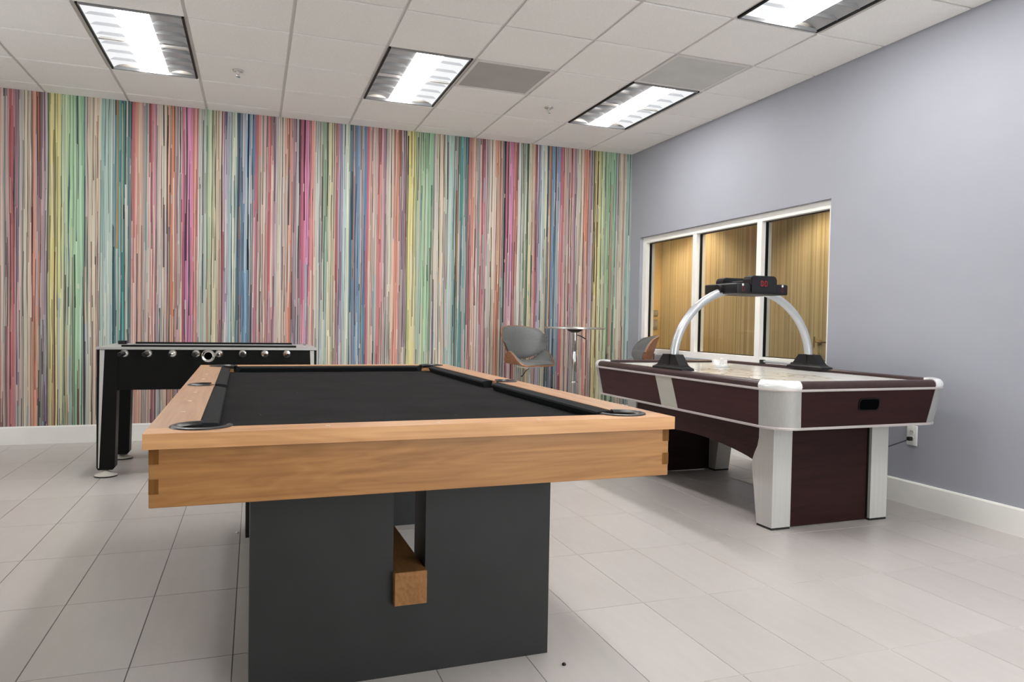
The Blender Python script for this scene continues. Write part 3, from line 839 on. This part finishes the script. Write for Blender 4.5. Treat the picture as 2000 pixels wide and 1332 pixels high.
# legs
for sx in (-1, 1):
    for sy in (-1, 1):
        def leg_prof(off):
            return [(.575, zt-.018), (.700, zt-.018), (.700, .06), (.690, .045), (.604, .045), (.592, .06)]
        y0, y1 = sorted((sy*(fy+.003), sy*(fy-.10)))
        lg = obj('leg', prism([(sx*a, b) for a, b in leg_prof(0)], y0, y1, None, lambda a, b, h: (a, h, b), bev=.003), BLACK, ft)
        st_ = [(.654, zt-.02), (.682, zt-.02), (.690, .06), (.684, .06)]
        ys_ = sy*(fy+.003); ya, yb = sorted((ys_, ys_+sy*.003))
        obj('edge_strip', prism([(sx*a, b) for a, b in st_], ya, yb, None, lambda a, b, h: (a, h, b)), ALU, lg)
        fcx, fcy = sx*.648, sy*(fy-.02)
        lv_ = obj('leveller', lathe([(0, .046), (.016, .046), (.018, .036), (.050, .020), (.068, .012), (.069, .009), (0, .009)], 32, None, (fcx, fcy)), LEVEL, ft, True)
        obj('rubber_foot', lathe([(0, .009), (.070, .009), (.071, .003), (.069, 0), (0, 0)], 32, None, (fcx, fcy)), RUBBER, lv_, True)
# rods, bearings and handles (near side)
rods = [-.537, -.396, -.246, -.099, .047, .200, .346, .494]
hand = [1, 1, 0, 1, 0, 1, 0, 0]
for x_, hn in zip(rods, hand):
    z_ = .820
    for sy in (-1, 1):
        b_ = lathe([(0, 0), (.027, 0), (.027, .006), (.022, .012), (.012, .013), (.012, .02), (0, .02)], 24)
        o = obj('bearing', b_, CHROME, ft, True); o.location = (x_, sy*fy, z_); o.rotation_euler = (PI/2 if sy < 0 else -PI/2, 0, 0)
    near = -fy-(.09 if hn else .20); far = fy+(.20 if hn else .09)
    rd = obj('rod', tube([(x_, near, z_), (x_, far, z_)], .008, 12), CHROME, ft, True)
    if hn:
        obj('handle', tube([(x_, -fy-.05, z_), (x_, -fy-.06, z_), (x_, -fy-.12, z_), (x_, -fy-.18, z_), (x_, -fy-.20, z_)], [.010, .016, .0175, .016, .012], 14), BLACKP, rd, True)
    else:
        obj('rod_cap', tube([(x_, -fy-.19, z_), (x_, -fy-.205, z_)], .0095, 12), BLACKP, rd, True)
        obj('handle', tube([(x_, fy+.05, z_), (x_, fy+.06, z_), (x_, fy+.12, z_), (x_, fy+.18, z_), (x_, fy+.20, z_)], [.010, .016, .0175, .016, .012], 14), BLACKP, rd, True)
bc = obj('ball_chute', lathe([(.046, 0), (.047, .006), (.042, .013), (.032, .013), (.025, .008), (.023, .0015)], 36), CHROME, ft, True)
bc.location = (-.022, -fy, .803); bc.rotation_euler = (PI/2, 0, 0)
bv = obj('chute_hole', lathe([(0, .0012), (.0245, .0012)], 28), VOID, ft); bv.location = (-.022, -fy, .803); bv.rotation_euler = (PI/2, 0, 0)

# ------------------------------------------------------------------ air hockey table
ah = thing('air_hockey_table', 'dark cherry air hockey table with silver corners and overhead scoring arch', 'air hockey', (-.829, -3.042, 0), .019)
AW, AL, AC = .589, 1.007, .139
AZT, AZB, ADB, AZR, AZF = .762, .570, .028, .806, .786
top = rrect(AW, AL, AC); bot = rrect(AW-ADB, AL-ADB, AC)
def skin(idx, mat, name, th=.015, out=0.0, zt_=AZT, zb_=AZB):
    b_ = bmesh.new()
    rows = []
    for i in idx:
        (p, q), (p2, q2) = top[i], bot[i]
        rows.append([b_.verts.new((p[0]+q[0]*out, p[1]+q[1]*out, zt_)), b_.verts.new((p2[0]+q2[0]*out, p2[1]+q2[1]*out, zb_)),
                     b_.verts.new((p2[0]-q2[0]*th, p2[1]-q2[1]*th, zb_)), b_.verts.new((p[0]-q[0]*th, p[1]-q[1]*th, zt_))])
    for A_, B_ in zip(rows, rows[1:]):
        for j in range(4): b_.faces.new((A_[j], A_[(j+1) % 4], B_[(j+1) % 4], B_[j]))
    b_.faces.new(rows[0]); b_.faces.new(rows[-1][::-1])
    return obj(name, b_, mat, ah, True)
for k in range(4): skin(range(9*k, 9*k+9), ALU_C, 'corner_panel', out=.0025)
# end panels (sides 3->0 and 1->2)
def quadpanel(name, mat, P4, th=.015):
    """outer quad P4 (top a, top b, bottom b, bottom a) pushed back along its normal"""
    P4 = [Vector(p) for p in P4]; n_ = (P4[1]-P4[0]).cross(P4[3]-P4[0]).normalized()
    cen = sum(P4, Vector())/4
    if n_.dot(Vector((cen.x, cen.y, 0))) < 0: n_ = -n_
    b_ = bmesh.new()
    A_ = [b_.verts.new(p) for p in P4]; B_ = [b_.verts.new(p-n_*th) for p in P4]
    b_.faces.new(A_); b_.faces.new(B_[::-1])
    for i in range(4): b_.faces.new((A_[i], A_[(i+1) % 4], B_[(i+1) % 4], B_[i]))
    return obj(name, b_, mat, ah)
tw = AW-AC; tl = AL-AC
ends = []
for sy in (-1, 1):
    ends.append(quadpanel('end_panel', CHERRY_X, [(-tw, sy*AL, AZT), (tw, sy*AL, AZT), (tw-ADB, sy*(AL-ADB), AZB), (-tw+ADB, sy*(AL-ADB), AZB)]))
    for sx in (-1, 1):
        xt, xb = sx*AW, sx*(AW-ADB)
        ys4 = [(-tl, -tl+ADB), (-.075, -.115), (.105, .065), (tl, tl-ADB)]
        for q, (nm, mt) in enumerate((('side_panel', CHERRY), ('side_band', ALU_BAND), ('side_panel', CHERRY))):
            if sy > 0: break
            (ta, ba), (tb, b2) = ys4[q], ys4[q+1]
            quadpanel(nm, mt, [(xt, ta, AZT), (xt, tb, AZT), (xb, b2, AZB), (xb, ba, AZB)])
# trims
P2 = [p for p, q in top]; N2 = [q for p, q in top]
obj('upper_trim', sweep(P2, N2, [(-.006, AZT-.006), (-.008, AZT), (-.006, AZT+.006), (.010, AZT+.006), (.010, AZT-.006)]), TRIM, ah)
Pb = [p for p, q in bot]; Nb = [q for p, q in bot]
obj('lower_trim', sweep(Pb, Nb, [(-.005, AZB-.008), (-.006, AZB), (-.004, AZB+.005), (.020, AZB+.005), (.020, AZB-.008)]), TRIM, ah)
# rails and corner caps
rp = [(0, AZT+.006), (-.003, AZT+.016), (0, AZT+.029), (.010, AZR-.004), (.024, AZR), (.052, AZR-.003), (.056, AZR-.006), (.056, AZF-.01), (.004, AZF-.03)]
cpf = [(-.004, AZT+.004), (-.009, AZT+.016), (-.005, AZT+.030), (.006, AZR-.001), (.022, AZR+.004), (.058, AZR+.001), (.060, AZR-.006), (.060, AZF-.01), (.004, AZF-.03)]
for k in range(4):
    obj('corner_cap', sweep(P2[9*k:9*k+9], N2[9*k:9*k+9], cpf, False), CAPM, ah, True, angle=50)
    a_, b2_ = 9*k+8, (9*k+9) % 36
    obj('rail', sweep([P2[a_], P2[b2_]], [N2[a_], N2[b2_]], rp, False), CHERRY_RAIL, ah, True, angle=50)
fld = rrect(AW-.057, AL-.057, AC-.057)
obj('playfield', prism([p for p, q in fld], AZF-.02, AZF), FIELD, ah)
obj('underside', prism([(p[0]-q[0]*.02, p[1]-q[1]*.02) for p, q in bot], AZB+.004, AZB+.016), BLACK, ah)
# puck return in the near end panel
tilt = math.atan2(ADB, AZT-AZB)
def onend(a, b, h):   # a across, b up the panel from its middle, h outwards
    zc = (AZT+AZB)/2+.018; yc = -(AL-ADB*(AZT-zc)/(AZT-AZB))
    return (a, yc-h*math.cos(tilt)-b*math.sin(tilt), zc+b*math.cos(tilt)-h*math.sin(tilt))
def rr2(w, h, c, n=5): return [p for p, q in rrect(w, h, c, n)]
pr = obj('puck_return', prism(rr2(.071, .033, .020), .0, .003, None, onend), BLACK, ends[0])
obj('puck_slot', prism(rr2(.064, .027, .018), -.02, .0036, None, onend), VOID, ends[0])
# legs
lw0, ll0 = .400, .764
lp = [(0, .012), (.119, .012), (.160, .273), (.168, .318), (.166, .345), (.150, .385), (.126, .43), (.116, .474), (.114, AZB-.004), (0, AZB-.004)]
for sx in (-1, 1):
    for sy in (-1, 1):
        x0, x1 = sorted((sx*lw0, sx*(lw0-.122)))
        lg = obj('leg', prism([(sy*(ll0-a), b) for a, b in lp], x0, x1, None, lambda a, b, h: (h, a, b), bev=.002), ALU, ah)
        y0, y1 = sorted((sy*ll0, sy*(ll0-.119)))
        obj('foot_pad', bx(x0+.001, x1-.001, y0+.001, y1-.001, 0, .012), RUBBER, lg)
# side skirts with arched lower edge, end boards between the legs
for sx in (-1, 1):
    sk = [(-.648, AZB-.004), (-.648, .474), (-.636, .43), (-.610, .385), (-.594, .343)]
    sk += [(-.594+.594*2*i/24, .343+.062*math.sin(PI*i/24)**.8) for i in range(1, 24)]
    sk += [(.594, .343), (.610, .385), (.636, .43), (.648, .474), (.648, AZB-.004)]
    x0, x1 = sorted((sx*(lw0-.012), sx*(lw0-.030)))
    obj('side_skirt', prism(sk, x0, x1, None, lambda a, b, h: (h, a, b)), CHERRY, ah)
for sy in (-1, 1):
    y0, y1 = sorted((sy*(ll0-.022), sy*(ll0-.040)))
    obj('end_board', bx(-lw0+.122, lw0-.122, y0, y1, .004, AZB-.002), CHERRY_X, ah)
    obj('end_board_cap', bx(lw0-.132, lw0-.122, y0-.004 if sy < 0 else y0, y1 if sy < 0 else y1+.004, .014, AZB-.002), BLACK, ah)
# pylons and arch
for sx in (-1, 1):
    b_ = bmesh.new()
    rows = []
    for (hx_, hy_, z_) in ((.044, .165, AZR-.006), (.044, .160, AZR+.008), (.038, .135, AZR+.016), (.034, .118, AZR+.026), (.030, .072, AZR+.082), (.030, .066, AZR+.088)):
        rows.append([b_.verts.new((sx*.530+a*hx_, b*hy_, z_)) for a, b in ((-1, -1), (1, -1), (1, 1), (-1, 1))])
    for A_, B_ in zip(rows, rows[1:]):
        for j in range(4): b_.faces.new((A_[j], A_[(j+1) % 4], B_[(j+1) % 4], B_[j]))
    b_.faces.new(rows[0][::-1]); b_.faces.new(rows[-1])
    py = obj('pylon', b_, BLACKP, ah)
    obj('pylon_fin', bx(sx*.530-.036, sx*.530+.036, -.012, .012, AZR+.008, AZR+.090), BLACKP, py)
path = [(.524*math.cos(t), 0, .86+.455*math.sin(t)) for t in [PI*i/48 for i in range(49)]]
obj('arch_tube', tube([(.524, 0, AZR+.05)]+path+[(-.524, 0, AZR+.05)], .026, 18), SILVER, ah, True)
# scoring unit
sc = obj('scoring_unit', bx(-.195, .195, -.165, .165, 1.272, 1.338, bev=.010, seg=3), BLACKP, ah, True)
hump = [(-.10, 1.33), (-.10, 1.362), (-.092, 1.378), (-.076, 1.386), (.076, 1.386), (.092, 1.378), (.10, 1.362), (.10, 1.33)]
lowh = [(-.10, 1.33), (-.095, 1.352), (-.075, 1.358), (.075, 1.358), (.095, 1.352), (.10, 1.33)]
b_ = bmesh.new(); prism(hump, -.172, -.10, b_, lambda a, b, h: (a, h, b)); prism(hump, .10, .172, b_, lambda a, b, h: (a, h, b)); prism(lowh, -.10, .10, b_, lambda a, b, h: (a, h, b))
obj('display_hood', b_, plain('gloss_black', (.010, .010, .012), .18), sc)
obj('display_face', bx(-.092, .092, -.1745, -.172, 1.284, 1.372), plain('display_face', (.008, .008, .010), .15), sc)
SEG = {'a': (0, 1, 'h'), 'b': (1, .5, 'v'), 'c': (1, -.5, 'v'), 'd': (0, -1, 'h'), 'e': (-1, -.5, 'v'), 'f': (-1, .5, 'v')}
def digit0(x, z, w, h, y, mat):
    b_ = bmesh.new(); t_ = w*.26
    for dx, dz, o in SEG.values():
        cx, cz = x+dx*w/2, z+dz*h/2
        if o == 'h': box(b_, cx-w/2+t_/2, cx+w/2-t_/2, y-.001, y, cz-t_/2, cz+t_/2)
        else: box(b_, cx-t_/2, cx+t_/2, y-.001, y, cz-h/4+.001, cz+h/4-.001)
    obj('digit', b_, mat, sc)
digit0(-.016, 1.338, .016, .030, -.1746, RED); digit0(.014, 1.338, .016, .030, -.1746, RED)
digit0(-.150, 1.302, .014, .026, -.1652, REDDIM); digit0(.150, 1.302, .014, .026, -.1652, REDDIM)
for x_ in (-.150, .150):
    obj('indicator', lathe([(0, .002), (.006, .0015), (.008, 0)], 14), plain('lens_white', (.6, .6, .6), .2), sc).matrix_local = Matrix.Translation((x_, -.165, 1.328)) @ Matrix.Rotation(PI/2, 4, 'X')
obj('collar', tube([(-.19, 0, 1.300), (-.215, 0, 1.298)], .032, 18), BLACKP, sc, True)
obj('collar', tube([(.19, 0, 1.300), (.215, 0, 1.298)], .032, 18), BLACKP, sc, True)
# manual score slide on the far (right) rail
b_ = bmesh.new(); tube([(.555, .18, AZR+.014), (.555, .48, AZR+.014)], .009, 12, b_)
sl = obj('score_slide', b_, SILVER, ah, True)
for yy in (.17, .49): obj('slide_end', bx(.540, .570, yy-.018, yy+.018, AZR-.006, AZR+.026, bev=.004), BLACKP, sl)
# white mallet on the field
ml = thing('air_hockey_mallet', 'white round air hockey mallet standing on the playfield', 'mallet', (-.72, -2.66, AZF))
obj('base_disc', lathe([(0, 0), (.046, 0), (.050, .004), (.050, .016), (.044, .022), (.036, .018), (.014, .018)], 32), WHITEP, ml, True)
obj('knob', lathe([(.014, .017), (.013, .045), (.016, .058), (.012, .066), (0, .068)], 24), WHITEP, ml, True)

# ------------------------------------------------------------------ bar table and stools
bt = thing('bar_table', 'round bar-height table with thin silver top on a chrome post by the wall', 'bar table', (-.872, -.53, 0))
obj('table_top', lathe([(0, 1.018), (.282, 1.018), (.290, 1.022), (.290, 1.034), (.286, 1.038), (0, 1.038)], 56), plain('silver_top', (.62, .61, .59), .25, metal=.7), bt, True)
obj('flange', lathe([(0, .985), (.035, .985), (.072, 1.006), (.076, 1.0175), (0, 1.0175)], 32), BLACKP, bt, True)
obj('upper_post', lathe([(.024, .985), (.022, .86), (.018, .78), (.017, .70)], 24), CHROME, bt, True)
obj('lower_post', lathe([(0, .80), (.020, .80), (.026, .74), (.030, .66), (.030, .02)], 24), CHROME, bt, True)
obj('post_ring', lathe([(.030, .500), (.038, .500), (.040, .507), (.038, .514), (.030, .514)], 28, closed=True), CHROME, bt, True)
obj('base_disc', lathe([(0, 0), (.205, 0), (.208, .006), (.19, .014), (.06, .026), (.034, .05), (0, .05)], 48), CHROME, bt, True)
obj('lever', tube([(.02, -.005, .962), (.06, -.012, .950), (.105, -.018, .925)], [.005, .005, .006], 10), BLACKP, bt, True)

def shell(fn, n=26, m=26, th=.01, sq=lambda v: 1.0):
    """closed sheet over the unit disc: fn(u,v)->(point, normal offset dir) with thickness th"""
    b_ = bmesh.new()
    def grid(off):
        g = []
        for j in range(m+1):
            row = []
            for i in range(n+1):
                a = -1+2*i/n; c = -1+2*j/m
                u = a*math.sqrt(max(0, 1-sq(c)*c*c/2)); v = c*math.sqrt(max(0, 1-sq(c)*a*a/2))   # square to disc
                row.append((u, v))
            g.append(row)
        return [[b_.verts.new(fn(u, v, off)) for u, v in r] for r in g]
    A_ = grid(0.0); B_ = grid(th)
    for j in range(m):
        for i in range(n):
            b_.faces.new((A_[j][i], A_[j][i+1], A_[j+1][i+1], A_[j+1][i]))
            b_.faces.new((B_[j][i], B_[j+1][i], B_[j+1][i+1], B_[j][i+1]))
    rimA = A_[0]+[r[-1] for r in A_[1:]]+A_[-1][-2::-1]+[r[0] for r in A_[-2:0:-1]]
    rimB = B_[0]+[r[-1] for r in B_[1:]]+B_[-1][-2::-1]+[r[0] for r in B_[-2:0:-1]]
    for i in range(len(rimA)):
        k2 = (i+1) % len(rimA)
        b_.faces.new((rimA[i], rimA[k2], rimB[k2], rimB[i]))
    return b_
def sgp(v, e): return math.copysign(abs(v)**e, v)
SEATZ = .672
def seat_fn(grow):
    def f(u, v, off):
        x = (.258+grow)*u; y = (.215+grow)*v+.01
        wing = max(0, abs(u)-.42)/.58
        shape = max(0, 1-((v-.25)/.95)**2)
        z = SEATZ+.135*wing**1.7*shape+.012*v*v-.03*max(0, -v-.5)
        x = x*(1-.10*wing*shape)
        # normal-ish offset: upward in the middle, inward on the wings
        return (x-math.copysign(off*.75*wing**.7, u), y, z+off*(1-.45*wing))
    return f
def back_fn(grow):
    def f(u, v, off):
        w = (.268+grow)*(1-.10*v*0+(.06 if v > 0 else -.10*abs(v)))
        x = w*u; zz = (.158+grow)*v
        y = .205-.135*u*u+.05*v-off
        return (x*(1-off*.6), y, SEATZ+.212+zz)
    return f
def SQB(v): return .72 if v > 0 else .72+.28*min(1, -v*1.6)
def stool(x, y, rz, lab, sz):
    global SEATZ
    SEATZ = sz
    s = thing('bar_stool', lab, 'bar stool', (x, y, 0), rz, 'grey upholstered bar stools')
    obj('seat_shell', shell(seat_fn(.004), th=.011), WALNUT, s, True, angle=60)
    def cush(u, v, off): return seat_fn(0)(u*.985, v*.985, .011+off*(1-.65*min(1, (u*u+v*v))**3))
    obj('seat_cushion', shell(cush, th=.030), GREYUP, s, True, angle=60)
    obj('back_shell', shell(back_fn(.003), th=.012, sq=SQB), WALNUT, s, True, angle=60)
    def bcush(u, v, off): return back_fn(0)(u*.985, v*.985, .011+off*(1-.65*min(1, (u*u+v*v))**3))
    obj('back_cushion', shell(bcush, th=.036, sq=SQB), GREYUP, s, True, angle=60)
    obj('back_bracket', tube([(0, .02, SEATZ-.012), (0, .14, SEATZ-.010), (0, .205, SEATZ+.03), (0, .215, SEATZ+.12), (0, .215, SEATZ+.20)], .013, 12), CHROME, s, True)
    obj('seat_plate', bx(-.08, .08, -.07, .09, SEATZ-.024, SEATZ-.010, bev=.003), CHROME, s)
    obj('gas_post', lathe([(.016, SEATZ-.02), (.016, .40)], 20), CHROME, s, True)
    obj('post_sleeve', lathe([(0, .42), (.020, .42), (.027, .40), (.030, .34), (.030, .02)], 24), CHROME, s, True)
    obj('base_disc', lathe([(0, 0), (.195, 0), (.198, .006), (.18, .013), (.06, .024), (.034, .045), (0, .045)], 44), CHROME, s, True)
    fr_ = [(-.03, 0, .30), (-.12, -.04, .29), (-.15, -.12, .285), (-.12, -.20, .283), (0, -.225, .282), (.12, -.20, .283), (.15, -.12, .285), (.12, -.04, .29), (.03, 0, .30)]
    obj('footrest', tube(fr_, .010, 10), CHROME, s, True)
    lvr = [(0, 0, SEATZ-.03), (-.06, -.02, SEATZ-.045), (-.11, -.035, SEATZ-.085), (-.135, -.04, SEATZ-.10)]
    obj('lever', tube(lvr, [.004, .004, .004, .007], 8), BLACKP, s, True)
    return s
stool(-1.335, -.54, math.radians(20), 'grey upholstered walnut-shell bar stool left of the bar table', .672)
stool(-.385, -.78, math.radians(-108), 'grey upholstered bar stool right of the bar table, half hidden behind air hockey table', .60)

# ------------------------------------------------------------------ crumbs on the floor
d_ = obj('floor_speck', lathe([(0, 0), (.006, .001), (.007, .004), (.004, .008), (0, .009)], 10), BLACKP, None, True)
d_.location = (-2.865, -4.87, 0); tag(d_, 'tiny black speck on the floor right of the pool table pedestal', 'debris')
d_ = obj('paper_scrap', lathe([(0, 0), (.008, .0005), (.009, .004), (.005, .007), (0, .008)], 8), WHITEP, None, True)
d_.location = (-3.86, -3.10, 0); tag(d_, 'tiny white scrap on the floor left of the pool table pedestal', 'debris')
